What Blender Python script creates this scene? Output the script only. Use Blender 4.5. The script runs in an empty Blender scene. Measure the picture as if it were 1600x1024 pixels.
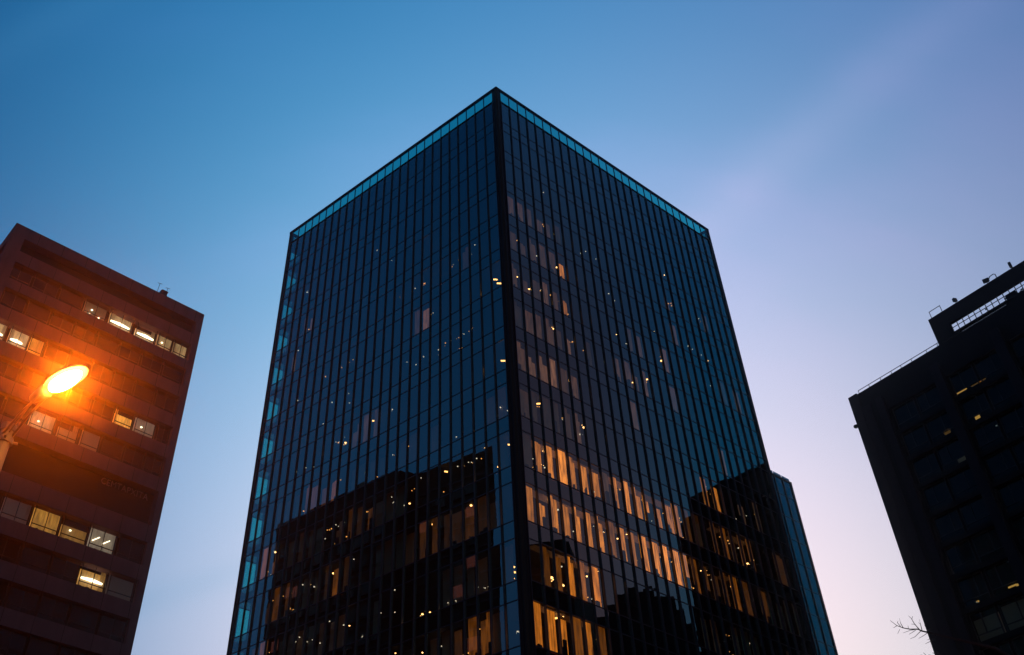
import bpy, math, random
from mathutils import Vector, Matrix
rnd = random.Random(7)
SC = bpy.context.scene
COL = SC.collection
EYE = 1.6                      # camera height; building tables below are heights above the eye

# ---------------------------------------------------------------- helpers
class MB:
    """collects quads and boxes, links them as ONE mesh object"""
    def __init__(self): self.v = []; self.f = []
    def quad(self, a, b, c, d):
        n = len(self.v); self.v += [tuple(a), tuple(b), tuple(c), tuple(d)]; self.f.append((n, n+1, n+2, n+3))
    def hexa(self, p):          # 8 points, bottom ring then top ring
        n = len(self.v); self.v += [tuple(q) for q in p]
        for q in ((3,2,1,0),(4,5,6,7),(0,1,5,4),(1,2,6,5),(2,3,7,6),(3,0,4,7)):
            self.f.append(tuple(n+i for i in q))
    def prism(self, poly, z0, z1):
        n = len(self.v); k = len(poly)
        self.v += [(x, y, z0) for x, y in poly] + [(x, y, z1) for x, y in poly]
        self.f.append(tuple(n+k-1-i for i in range(k))); self.f.append(tuple(n+k+i for i in range(k)))
        for i in range(k):
            j = (i+1) % k; self.f.append((n+i, n+j, n+k+j, n+k+i))
    def tube(self, pts, rads, seg=10, cap=True):
        pts = [Vector(p) for p in pts]
        if not hasattr(rads, '__len__'): rads = [rads]*len(pts)
        rings = []
        for i, p in enumerate(pts):
            t = (pts[min(i+1, len(pts)-1)] - pts[max(i-1, 0)]).normalized()
            ref = Vector((0,0,1)) if abs(t.z) < .9 else Vector((1,0,0))
            u = t.cross(ref).normalized(); w = t.cross(u)
            n = len(self.v); rings.append(n)
            for k in range(seg):
                a = 2*math.pi*k/seg; self.v.append(tuple(p + (u*math.cos(a)+w*math.sin(a))*rads[i]))
        for r0, r1 in zip(rings, rings[1:]):
            for k in range(seg):
                j = (k+1) % seg; self.f.append((r0+k, r0+j, r1+j, r1+k))
        if cap and seg > 2:
            self.f.append(tuple(rings[0]+seg-1-k for k in range(seg))); self.f.append(tuple(rings[-1]+k for k in range(seg)))
    def ellipsoid(self, c, ax, r, n=14, m=9, lo=-1, hi=1):
        """ax: three unit axes, r: radii, latitude range lo..hi along ax[2]"""
        c = Vector(c); rows = []
        for i in range(m+1):
            t = lo+(hi-lo)*i/m; th = math.asin(max(-1, min(1, t)))
            row = len(self.v); rows.append(row)
            for k in range(n):
                a = 2*math.pi*k/n
                self.v.append(tuple(c + ax[0]*(r[0]*math.cos(th)*math.cos(a)) + ax[1]*(r[1]*math.cos(th)*math.sin(a)) + ax[2]*(r[2]*t)))
        for r0, r1 in zip(rows, rows[1:]):
            for k in range(n):
                j = (k+1) % n; self.f.append((r0+k, r0+j, r1+j, r1+k))
    def build(self, name, mat, parent=None, smooth=False, kind=None, label=None, bevel=0):
        me = bpy.data.meshes.new(name); me.from_pydata(self.v, [], self.f); me.update()
        if smooth:
            for p in me.polygons: p.use_smooth = True
        me.materials.append(mat)
        o = bpy.data.objects.new(name, me); COL.objects.link(o)
        if parent: o.parent = parent
        if kind: o['kind'] = kind
        if label: o['label'] = label
        if bevel:
            b = o.modifiers.new('bevel', 'BEVEL'); b.width = bevel; b.segments = 2; b.limit_method = 'ANGLE'
        return o

def empty(name, loc, label=None, cat=None, group=None):
    o = bpy.data.objects.new(name, None); COL.objects.link(o); o.location = loc
    tag(o, label, cat, group); return o
def tag(o, label=None, cat=None, group=None, kind=None):
    if label: o['label'] = label
    if cat: o['category'] = cat
    if group: o['group'] = group
    if kind: o['kind'] = kind
    return o

class Face:
    """a vertical facade plane: P0 (x,y), u along it, n pointing out of the building"""
    def __init__(self, P0, u, n, base=(0,0)):
        self.P = Vector((P0[0]-base[0], P0[1]-base[1])); self.u = Vector(u).normalized(); self.n = Vector(n).normalized()
    def pt(self, s, d, z):
        q = self.P + self.u*s + self.n*d; return (q.x, q.y, z + EYE)
    def box(self, mb, s0, s1, d0, d1, z0, z1):
        p = [self.pt(s0,d0,z0), self.pt(s1,d0,z0), self.pt(s1,d1,z0), self.pt(s0,d1,z0)]
        if self.u.x*self.n.y - self.u.y*self.n.x < 0: p = p[::-1]
        mb.hexa(p + [(x, y, z1+EYE) for x, y, z in p])
    def quad(self, mb, s0, s1, d, z0, z1, tilt=(0,0)):
        a, b = tilt
        q = [self.pt(s0,d-a-b,z0), self.pt(s1,d+a-b,z0), self.pt(s1,d+a+b,z1), self.pt(s0,d-a+b,z1)]
        if self.u.x*self.n.y - self.u.y*self.n.x > 0: q = q[::-1]
        mb.quad(*q)

# ---------------------------------------------------------------- materials
def new_mat(name):
    m = bpy.data.materials.new(name); m.use_nodes = True; nt = m.node_tree; nt.nodes.clear()
    out = nt.nodes.new('ShaderNodeOutputMaterial'); return m, nt, out
def L(nt, a, b): nt.links.new(a, b)
def rough_mat(name, col, rough=.8, var=.25, scale=.6, spec=.3, metal=0, bump=0.0, streak=0):
    m, nt, out = new_mat(name)
    b = nt.nodes.new('ShaderNodeBsdfPrincipled'); L(nt, b.outputs[0], out.inputs[0])
    tc = nt.nodes.new('ShaderNodeTexCoord'); nz = nt.nodes.new('ShaderNodeTexNoise')
    nz.inputs['Scale'].default_value = scale; nz.inputs['Detail'].default_value = 6; nz.inputs['Roughness'].default_value = .65
    if streak:                       # rain stains running down the wall
        mp = nt.nodes.new('ShaderNodeMapping'); mp.inputs['Scale'].default_value = (1, 1, streak)
        L(nt, tc.outputs['Object'], mp.inputs[0]); L(nt, mp.outputs[0], nz.inputs['Vector'])
    else: L(nt, tc.outputs['Object'], nz.inputs['Vector'])
    mx = nt.nodes.new('ShaderNodeMix'); mx.data_type = 'RGBA'
    mx.inputs[6].default_value = (*[c*(1-var) for c in col], 1); mx.inputs[7].default_value = (*[c*(1+var) for c in col], 1)
    L(nt, nz.outputs['Fac'], mx.inputs[0]); L(nt, mx.outputs[2], b.inputs['Base Color'])
    b.inputs['Roughness'].default_value = rough; b.inputs['Metallic'].default_value = metal
    b.inputs['Specular IOR Level'].default_value = spec
    if bump:
        bp = nt.nodes.new('ShaderNodeBump'); bp.inputs['Strength'].default_value = bump; bp.inputs['Distance'].default_value = .02
        n2 = nt.nodes.new('ShaderNodeTexNoise'); n2.inputs['Scale'].default_value = scale*14
        L(nt, tc.outputs['Object'], n2.inputs['Vector']); L(nt, n2.outputs['Fac'], bp.inputs['Height']); L(nt, bp.outputs[0], b.inputs['Normal'])
    return m
def glass_mat(name, trans, refl, f0, rough=.004, wave=.0):
    """thin tinted pane: mirror reflection rising at grazing angles over tinted see-through"""
    m, nt, out = new_mat(name)
    lw = nt.nodes.new('ShaderNodeLayerWeight'); lw.inputs['Blend'].default_value = .5
    pw = nt.nodes.new('ShaderNodeMath'); pw.operation = 'POWER'; pw.inputs[1].default_value = 5
    L(nt, lw.outputs['Facing'], pw.inputs[0])
    ma = nt.nodes.new('ShaderNodeMath'); ma.operation = 'MULTIPLY_ADD'; ma.inputs[1].default_value = 1-f0; ma.inputs[2].default_value = f0
    L(nt, pw.outputs[0], ma.inputs[0])
    t = nt.nodes.new('ShaderNodeBsdfTransparent'); t.inputs[0].default_value = (*trans, 1)
    g = nt.nodes.new('ShaderNodeBsdfGlossy'); g.inputs[0].default_value = (*refl, 1); g.inputs['Roughness'].default_value = rough
    if wave:
        tc = nt.nodes.new('ShaderNodeTexCoord'); nz = nt.nodes.new('ShaderNodeTexNoise'); nz.inputs['Scale'].default_value = .7
        L(nt, tc.outputs['Object'], nz.inputs['Vector'])
        bp = nt.nodes.new('ShaderNodeBump'); bp.inputs['Strength'].default_value = wave; bp.inputs['Distance'].default_value = .05
        L(nt, nz.outputs['Fac'], bp.inputs['Height']); L(nt, bp.outputs[0], g.inputs['Normal'])
    mx = nt.nodes.new('ShaderNodeMixShader')
    L(nt, ma.outputs[0], mx.inputs[0]); L(nt, t.outputs[0], mx.inputs[1]); L(nt, g.outputs[0], mx.inputs[2]); L(nt, mx.outputs[0], out.inputs[0])
    return m
def lamp_mat(name, col, strength):
    m, nt, out = new_mat(name); e = nt.nodes.new('ShaderNodeEmission')
    e.inputs[0].default_value = (*col, 1); e.inputs[1].default_value = strength; L(nt, e.outputs[0], out.inputs[0]); return m
_lit = {}
def lit_mat(level, tint='warm'):
    """a lit blind or curtain: room light put in as emission, varied by folds and blotches"""
    key = (round(level, 3), tint)
    if key in _lit: return _lit[key]
    col = {'warm': (5.5, .37, .040), 'pink': (4.4, .40, .17), 'gold': (5.5, .34, .025), 'cream': (1, .66, .28), 'amber': (1, .46, .07), 'white': (1, .83, .60), 'grey': (.55, .5, .6)}[tint]
    m, nt, out = new_mat('glow_blind_%s_%d' % (tint, int(level*1000)))
    tc = nt.nodes.new('ShaderNodeTexCoord'); mp = nt.nodes.new('ShaderNodeMapping'); mp.inputs['Scale'].default_value = (5, 5, .7)
    nz = nt.nodes.new('ShaderNodeTexNoise'); nz.inputs['Scale'].default_value = 1.3; nz.inputs['Detail'].default_value = 4
    L(nt, tc.outputs['Object'], mp.inputs[0]); L(nt, mp.outputs[0], nz.inputs['Vector'])
    mr = nt.nodes.new('ShaderNodeMapRange'); mr.inputs[1].default_value = .3; mr.inputs[2].default_value = .7; mr.inputs[3].default_value = .30*level; mr.inputs[4].default_value = 1.55*level
    L(nt, nz.outputs['Fac'], mr.inputs[0])
    e = nt.nodes.new('ShaderNodeEmission'); e.inputs[0].default_value = (*col, 1); L(nt, mr.outputs[0], e.inputs[1])
    d = nt.nodes.new('ShaderNodeBsdfDiffuse'); d.inputs[0].default_value = (.35, .3, .25, 1)
    ad = nt.nodes.new('ShaderNodeAddShader'); L(nt, e.outputs[0], ad.inputs[0]); L(nt, d.outputs[0], ad.inputs[1]); L(nt, ad.outputs[0], out.inputs[0])
    _lit[key] = m; return m

M = dict(
    mullion=rough_mat('black_anodised_metal', (.008,.014,.032), .32, .2, 2, .6),
    corner=rough_mat('black_corner_metal', (.006,.006,.009), .6, .2, 2, .2),
    glass=glass_mat('blue_tower_glass', (.13,.58,.60), (.45,.88,1.0), .195, wave=.02),
    spandrel=glass_mat('dark_spandrel_glass', (.06,.12,.145), (.50,.90,1.0), .20, wave=.02),
    parapet=glass_mat('teal_parapet_glass', (.02,.38,.42), (.5,.9,1.0), .07),
    slab=rough_mat('slab_concrete', (.05,.05,.055), .9, .2, 1),
    inner=rough_mat('dark_interior_plaster', (.045,.04,.038), .9, .3, .4),
    brown=rough_mat('brown_concrete', (.128,.072,.088), .9, .42, .9, .2, bump=.3, streak=.22),
    recess=rough_mat('recess_shade_and_joint', (.012,.009,.010), .8, .3, .5),  # recess shade put into a near-black base; wall joints share it
    frame=rough_mat('dark_window_frame', (.015,.014,.018), .5, .2, 3),
    oglass=glass_mat('office_window_glass', (.75,.75,.72), (.8,.8,1.0), .028),
    black=rough_mat('near_black_concrete', (.009,.009,.013), .9, .3, .3, .1, bump=.2),  # near-black base colour, tone varied at random
    blackpier=rough_mat('dark_pier_concrete', (.015,.014,.021), .85, .25, .4, .1),
    steel=rough_mat('dark_steel', (.02,.02,.024), .5, .2, 3, .4),
    bglass=glass_mat('dim_window_glass', (.40,.55,.6), (.3,.75,1.0), .011),
    pole=rough_mat('painted_lamp_pole', (.34,.22,.13), .5, .2, 4, .4),
    brick=rough_mat('dark_brick', (.05,.02,.014), .9, .35, .8),
    letter=rough_mat('pale_letter_metal', (.2,.17,.2), .5, .15, 4),
    bark=rough_mat('grey_bark', (.035,.028,.03), .95, .4, 9, .2, bump=.6),
    lamp0=lamp_mat('warm_ceiling_lamp', (5.5,.62,.18), 6.0), lamp1=lamp_mat('warm_tube', (5.5,.6,.15), 4.5), lamp3=lamp_mat('amber_glint', (5.5,.50,.10), 1.7), lamp2=lamp_mat('cool_speckle_glow', (4.6,.9,.6), 1.5),  # amber glint and cool speckle are for added glowing dots
    tube=lamp_mat('office_tube', (1,.86,.55), 4.5), bulb=lamp_mat('sodium_bowl', (1,.42,.085), 95.0),
)

# ---------------------------------------------------------------- ground and streets
g = MB(); g.quad((-900,-900,0),(900,-900,0),(900,900,0),(-900,900,0))
tag(g.build('ground', rough_mat('dark_ground', (.06,.058,.055), .95, .3, .1)), kind='structure')
g = MB(); g.quad((-120,-9,.004),(120,-9,.004),(120,9,.004),(-120,9,.004))
tag(g.build('road', rough_mat('asphalt', (.05,.05,.052), .9, .3, .8, bump=.4)), kind='structure')
g = MB(); g.prism([(-120,9),(120,9),(120,16),(-120,16)], 0, .13); g.prism([(-120,-15),(120,-15),(120,-9),(-120,-9)], 0, .13)
tag(g.build('pavement', rough_mat('paving_slabs', (.16,.155,.15), .9, .2, .9)), kind='structure')

# ---------------------------------------------------------------- the glass tower
Cc = Vector((6.343,54.596)); Lc = Vector((-14.061,73.808)); Qc = Vector((29.681,72.087)); Bc = Lc + Qc - Cc
H = 75.0; ZB = 42.78; DZ = 3.93; VIS = 2.73          # floor lines: window sills at ZB + k*DZ
KS = range(-10, 8)
ctr = (Cc+Lc+Qc+Bc)/4
tower = empty('glass_office_tower', (ctr.x, ctr.y, 0), 'tallest dark blue glass tower with black fins, its corner towards the viewer, lit low floors', 'office tower')
base = (ctr.x, ctr.y)
def outn(P, u):
    n = Vector((u.y, -u.x)); mid = P - ctr
    return n if n.dot(mid) > 0 else -n
def mkface(P, Q): u = (Q-P).normalized(); return Face(P, u, outn((P+Q)/2, u), base), (Q-P).length
FL, WL = mkface(Cc, Lc); FR, WR = mkface(Cc, Qc); FA, WA = mkface(Lc, Bc); FB, WB = mkface(Qc, Bc)
EDGE = .45
NBAY = {'L': 26, 'R': 27, 'A': 27, 'B': 26}
FACES = {'L': (FL, WL), 'R': (FR, WR), 'A': (FA, WA), 'B': (FB, WB)}
def bays(f): W = FACES[f][1]; bw = (W-2*EDGE)/NBAY[f]; return [EDGE + bw*i for i in range(NBAY[f]+1)], bw
TOPZ = H - .28; BAND0 = H - 1.9
# mullion fins, one mesh each on the two street faces
FIN = .125
hid = MB()
for f in 'LRAB':
    F, W = FACES[f]; ss, bw = bays(f)
    for s in ss:
        mb = MB() if f in 'LR' else hid
        F.box(mb, s-.025, s+.025, -.05, FIN, -EYE+.1, BAND0)
        F.box(mb, s-.02, s+.02, -.05, .05, BAND0, TOPZ)
        if f in 'LR': mb.build('mullion', M['mullion'], tower)
hid.build('mullion', M['mullion'], tower, kind='stuff')
# transoms
hid = MB(); n = 0
for f in 'LRAB':
    F, W = FACES[f]
    for k in KS:
        for zz in (ZB+k*DZ, ZB+k*DZ+VIS):
            if zz > BAND0-.2: continue
            mb = MB() if (f in 'LR' and k >= -7) else hid
            F.box(mb, EDGE, W-EDGE, -.08, .025, zz-.03, zz+.03)
            if f in 'LR' and k >= -7: mb.build('transom', M['mullion'], tower)
hid.build('transom', M['mullion'], tower, kind='stuff')
# corner posts, parapet rail, band sill
for P, r in ((Cc,.25),(Lc,.22),(Qc,.26),(Bc,.26)):
    mb = MB(); d = (P-ctr).normalized(); e = Vector((-d.y, d.x)); c = P - d*.18 - Vector(base)
    mb.prism([tuple(c-d*r*.8), tuple(c-e*r), tuple(c+d*.17-e*.10), tuple(c+d*.17+e*.10), tuple(c+e*r)], .1, H+EYE-.1)
    mb.build('corner_post', M['corner'], tower)
for f in 'LRAB':                                   # closing strips between the corner posts and the first panes
    F, W = FACES[f]; mb = MB()
    F.box(mb, .12, EDGE-.03, -.14, -.02, -EYE+.1, H-.4); F.box(mb, W-EDGE+.03, W-.12, -.14, -.02, -EYE+.1, H-.4)
    mb.build('corner_cladding', M['mullion'], tower)
mb = MB()
for f in 'LRAB':
    F, W = FACES[f]; F.box(mb, .0, W, -.13, .045, TOPZ, H)
mb.build('parapet_rail', M['corner'], tower)
mb = MB()
for f in 'LRAB':
    F, W = FACES[f]; F.box(mb, EDGE, W-EDGE, -.08, .06, BAND0-.06, BAND0+.05)
mb.build('parapet_sill', M['corner'], tower)
for f in 'LRAB':
    F, W = FACES[f]; mb = MB(); ss, bw = bays(f)
    for s in ss[:-1]: F.quad(mb, s+.02, s+bw-.02, 0, BAND0+.05, TOPZ)
    mb.build('parapet_glass', M['parapet'], tower)
# roof deck and floor slabs
def shrunk(d):
    out = []
    for P in (Cc, Lc, Bc, Qc):
        v = ctr - P; out.append(tuple(P + v.normalized()*d*1.4 - Vector(base)))
    return out
mb = MB(); mb.prism(shrunk(.06), H-2.75+EYE, H-1.96+EYE); mb.build('roof', M['slab'], tower)
for k in KS:
    z = ZB + k*DZ - .72
    if z < 3: continue
    mb = MB(); mb.prism(shrunk(.30), z+EYE, z+.38+EYE); mb.build('floor_slab', M['slab'], tower)
# interior core: stops short of the west end so the two end bays are see-through
uL = (Lc-Cc).normalized(); uR = (Qc-Cc).normalized(); nL = -FL.n; nR = -FR.n
def pp(sl, sr): v = Cc + uL*sl + uR*sr - Vector(base); return (v.x, v.y)
mb = MB(); mb.prism([pp(3.2,3.2), pp(WL-2.15,3.2), pp(WL-2.15,WR-.5), pp(3.2,WR-.5)], .1, H+EYE-2.8)
F = FL; F.box(mb, WL-2.15-.12, WL-2.15, -4.5, -.12, -EYE+.1, H-2.8)
FR.box(mb, WR-.62, WR-.5, -4.5, -.12, -EYE+.1, H-2.8)
mb.build('interior_wall', M['inner'], tower)

# window panes and spandrels: the 100 that show largest as parts, the rest as one
CAMR = Matrix(((0.99978306,-0.02082881,0),(-0.01415179,-0.67928577,-0.73373740),(0.01528288,0.73357822,-0.67943316)))
def project(p):
    q = CAMR.transposed() @ (Vector(p) - Vector((0,0,EYE)))
    if q.z > -.1: return None
    return 660+1556*q.x/-q.z, 440-1556*q.y/-q.z
def world(F, s, d, z): a = F.pt(s,d,z); return (a[0]+base[0], a[1]+base[1], a[2])
cells = []
for f in 'LR':
    F, W = FACES[f]; ss, bw = bays(f)
    for i in range(NBAY[f]):
        for k in KS:
            for typ, z0, z1 in (('w', ZB+k*DZ, ZB+k*DZ+VIS), ('s', ZB+k*DZ+VIS, ZB+(k+1)*DZ)):
                z1 = min(z1, BAND0)
                if z1-z0 < .2 or z0 < 2: continue
                pr = [project(world(F, s, 0, z)) for s, z in ((ss[i],z0),(ss[i]+bw,z0),(ss[i]+bw,z1),(ss[i],z1))]
                area = 0
                if all(pr) and all(-20 < a < 1620 and 0 < b < 1040 for a, b in pr):
                    area = abs(sum(pr[j][0]*pr[(j+1)%4][1]-pr[(j+1)%4][0]*pr[j][1] for j in range(4)))/2
                cells.append((area, typ, f, i, k, z0, z1))
cells.sort(key=lambda c: -c[0])
cnt = {'w': 0, 's': 0}; rest = {'w': MB(), 's': MB()}; winobj = {}
nm = {'w': ('window', M['glass']), 's': ('spandrel_panel', M['spandrel'])}
for area, typ, f, i, k, z0, z1 in cells:
    F, W = FACES[f]; ss, bw = bays(f)
    own = area > 0 and cnt[typ] < 100
    mb = MB() if own else rest[typ]
    t = (rnd.gauss(0,.0008), rnd.gauss(0,.0009))
    F.quad(mb, ss[i]+.02, ss[i]+bw-.02, 0, z0+.015, z1-.015, t)
    if own:
        cnt[typ] += 1; o = mb.build(nm[typ][0], nm[typ][1], tower)
        if typ == 'w': winobj[(f,i,k)] = o
for f in 'AB':
    F, W = FACES[f]; ss, bw = bays(f)
    for k in KS:
        for i in range(NBAY[f]):
            z0 = ZB+k*DZ
            if z0 < 2: continue
            F.quad(rest['w'], ss[i]+.03, ss[i]+bw-.03, 0, z0+.04, min(z0+VIS, BAND0)-.04)
            if z0+DZ < BAND0: F.quad(rest['s'], ss[i]+.03, ss[i]+bw-.03, 0, z0+VIS+.04, z0+DZ-.04)
bk = MB()                                   # dark shadow boxes behind the spandrels
for f in 'LR':
    F, W = FACES[f]; ss, bw = bays(f); hi = ss[24]-.05 if f == 'L' else W-EDGE
    for k in KS:
        if ZB+k*DZ < 2: continue
        F.box(bk, EDGE+.05, hi, -.22, -.09, ZB+k*DZ+VIS+.03, min(ZB+(k+1)*DZ, BAND0-.1)-.03)
bk.build('spandrel_backing', M['inner'], tower)
for t in 'ws': rest[t].build(nm[t][0], nm[t][1], tower, kind='stuff')

# lit rooms: (face, bay, floor, brightness)
LIT = [('R',0,4,0.12),('R',1,4,0.16),('R',2,4,0.1),('R',3,4,0.07),('R',4,4,0.1),('R',5,4,0.05),('R',0,3,0.08),('R',1,3,0.07),('R',2,3,0.08),('R',3,3,0.08),('R',4,3,0.12),
    ('R',5,3,0.45),('R',0,2,0.1),('R',1,2,0.14),('R',2,2,0.12),('R',3,2,0.25),('R',4,2,0.1),('R',5,2,0.3),('R',0,1,0.03),('R',1,1,0.1),('R',2,1,0.2),('R',3,1,0.18),
    ('R',4,1,0.1),('R',5,1,0.2),('R',0,0,0.18),('R',1,0,0.2),('R',2,0,0.28),('R',3,0,0.28),('R',4,0,0.08),('R',5,0,0.15),('R',0,-1,0.09),('R',1,-1,0.06),('R',2,-1,0.03),
    ('R',3,-1,0.1),('R',4,-1,0.05),('R',5,-1,0.22),('R',11,1,0.15),('R',7,1,0.05),('R',11,0,0.12),('R',0,-2,0.08),('R',1,-2,0.35),('R',2,-2,0.55),('R',3,-2,0.75),
    ('R',4,-2,0.7),('R',5,-2,0.6),('R',7,-2,0.25),('R',8,-2,0.6),('R',9,-2,0.6),('R',10,-2,0.5),('R',11,-2,0.65),('R',12,-2,0.6),('R',13,-2,0.7),('R',14,-2,0.5),
    ('R',18,-1,0.4),('R',19,-1,0.35),('R',0,-3,0.5),('R',1,-3,0.65),('R',2,-3,0.5),('R',3,-3,0.7),('R',4,-3,0.7),('R',5,-3,0.75),('R',6,-3,0.85),('R',7,-3,0.3),
    ('R',8,-3,0.6),('R',9,-3,0.75),('R',10,-3,0.75),('R',11,-3,0.65),('R',12,-3,0.75),('R',13,-3,0.7),('R',14,-3,0.6),('R',3,-4,0.6),('R',4,-4,0.3),('R',5,-4,0.65),
    ('R',1,-4,0.25),('R',2,-4,0.25),('R',0,-5,0.4),('R',1,-5,0.45),('R',2,-5,0.45),('R',3,-5,0.4),('R',4,-5,0.35),('R',5,-5,0.2),('R',15,-2,0.15),('R',18,-2,0.2),
    ('R',19,-2,0.25),('R',20,-2,0.15),('R',21,-2,0.25),('R',22,-2,0.3),('R',24,-1,0.1),('R',22,-1,0.1),('R',16,-3,0.2),('R',17,-3,0.15),('R',18,-3,0.15),('R',19,-3,0.45),
    ('R',20,-3,0.15),('R',25,-2,0.12),('R',26,-2,0.1),('R',22,-3,0.12),('R',18,4,0.25),('R',23,4,0.1),('R',18,3,0.12),('R',16,2,0.2),('R',10,1,0.12),('R',12,1,0.15),
    ('R',13,1,0.18),('R',16,1,0.15),('R',23,2,0.08),('R',21,0,0.2),('R',25,2,0.1),('R',12,2,0.06),('R',13,2,0.07),('L',21,4,0.2),('L',22,4,0.08),('L',23,3,0.25),
    ('L',13,0,0.12),('L',14,0,0.08),('L',12,0,0.06),('L',19,-1,0.2),('L',18,-1,0.35),('L',17,-1,0.1),('L',16,-1,0.3),('L',23,-2,0.5),('L',22,-2,0.2),('L',15,-2,0.06),
    ('L',14,-2,0.1),('L',13,-2,0.05),('L',12,-2,0.15),('L',16,-3,0.08),('L',15,-3,0.3),('L',14,-3,0.12),('L',21,-3,0.3),('L',20,-3,0.1),('L',22,-3,0.06),('L',23,-4,0.12),
    ('L',22,-4,0.3),('L',7,-3,0.15),('L',6,-3,0.2),('L',4,-3,0.15),('L',3,-3,0.2),('L',2,-3,0.12),('L',5,-3,0.12),('L',4,-5,0.12),('L',3,-5,0.25),('L',2,-5,0.35),
    ('L',7,2,0.25),('L',8,2,0.12),('L',3,3,0.04),('R',15,-3,0.45),('R',6,-2,0.6),('R',16,-2,0.1),]
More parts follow.
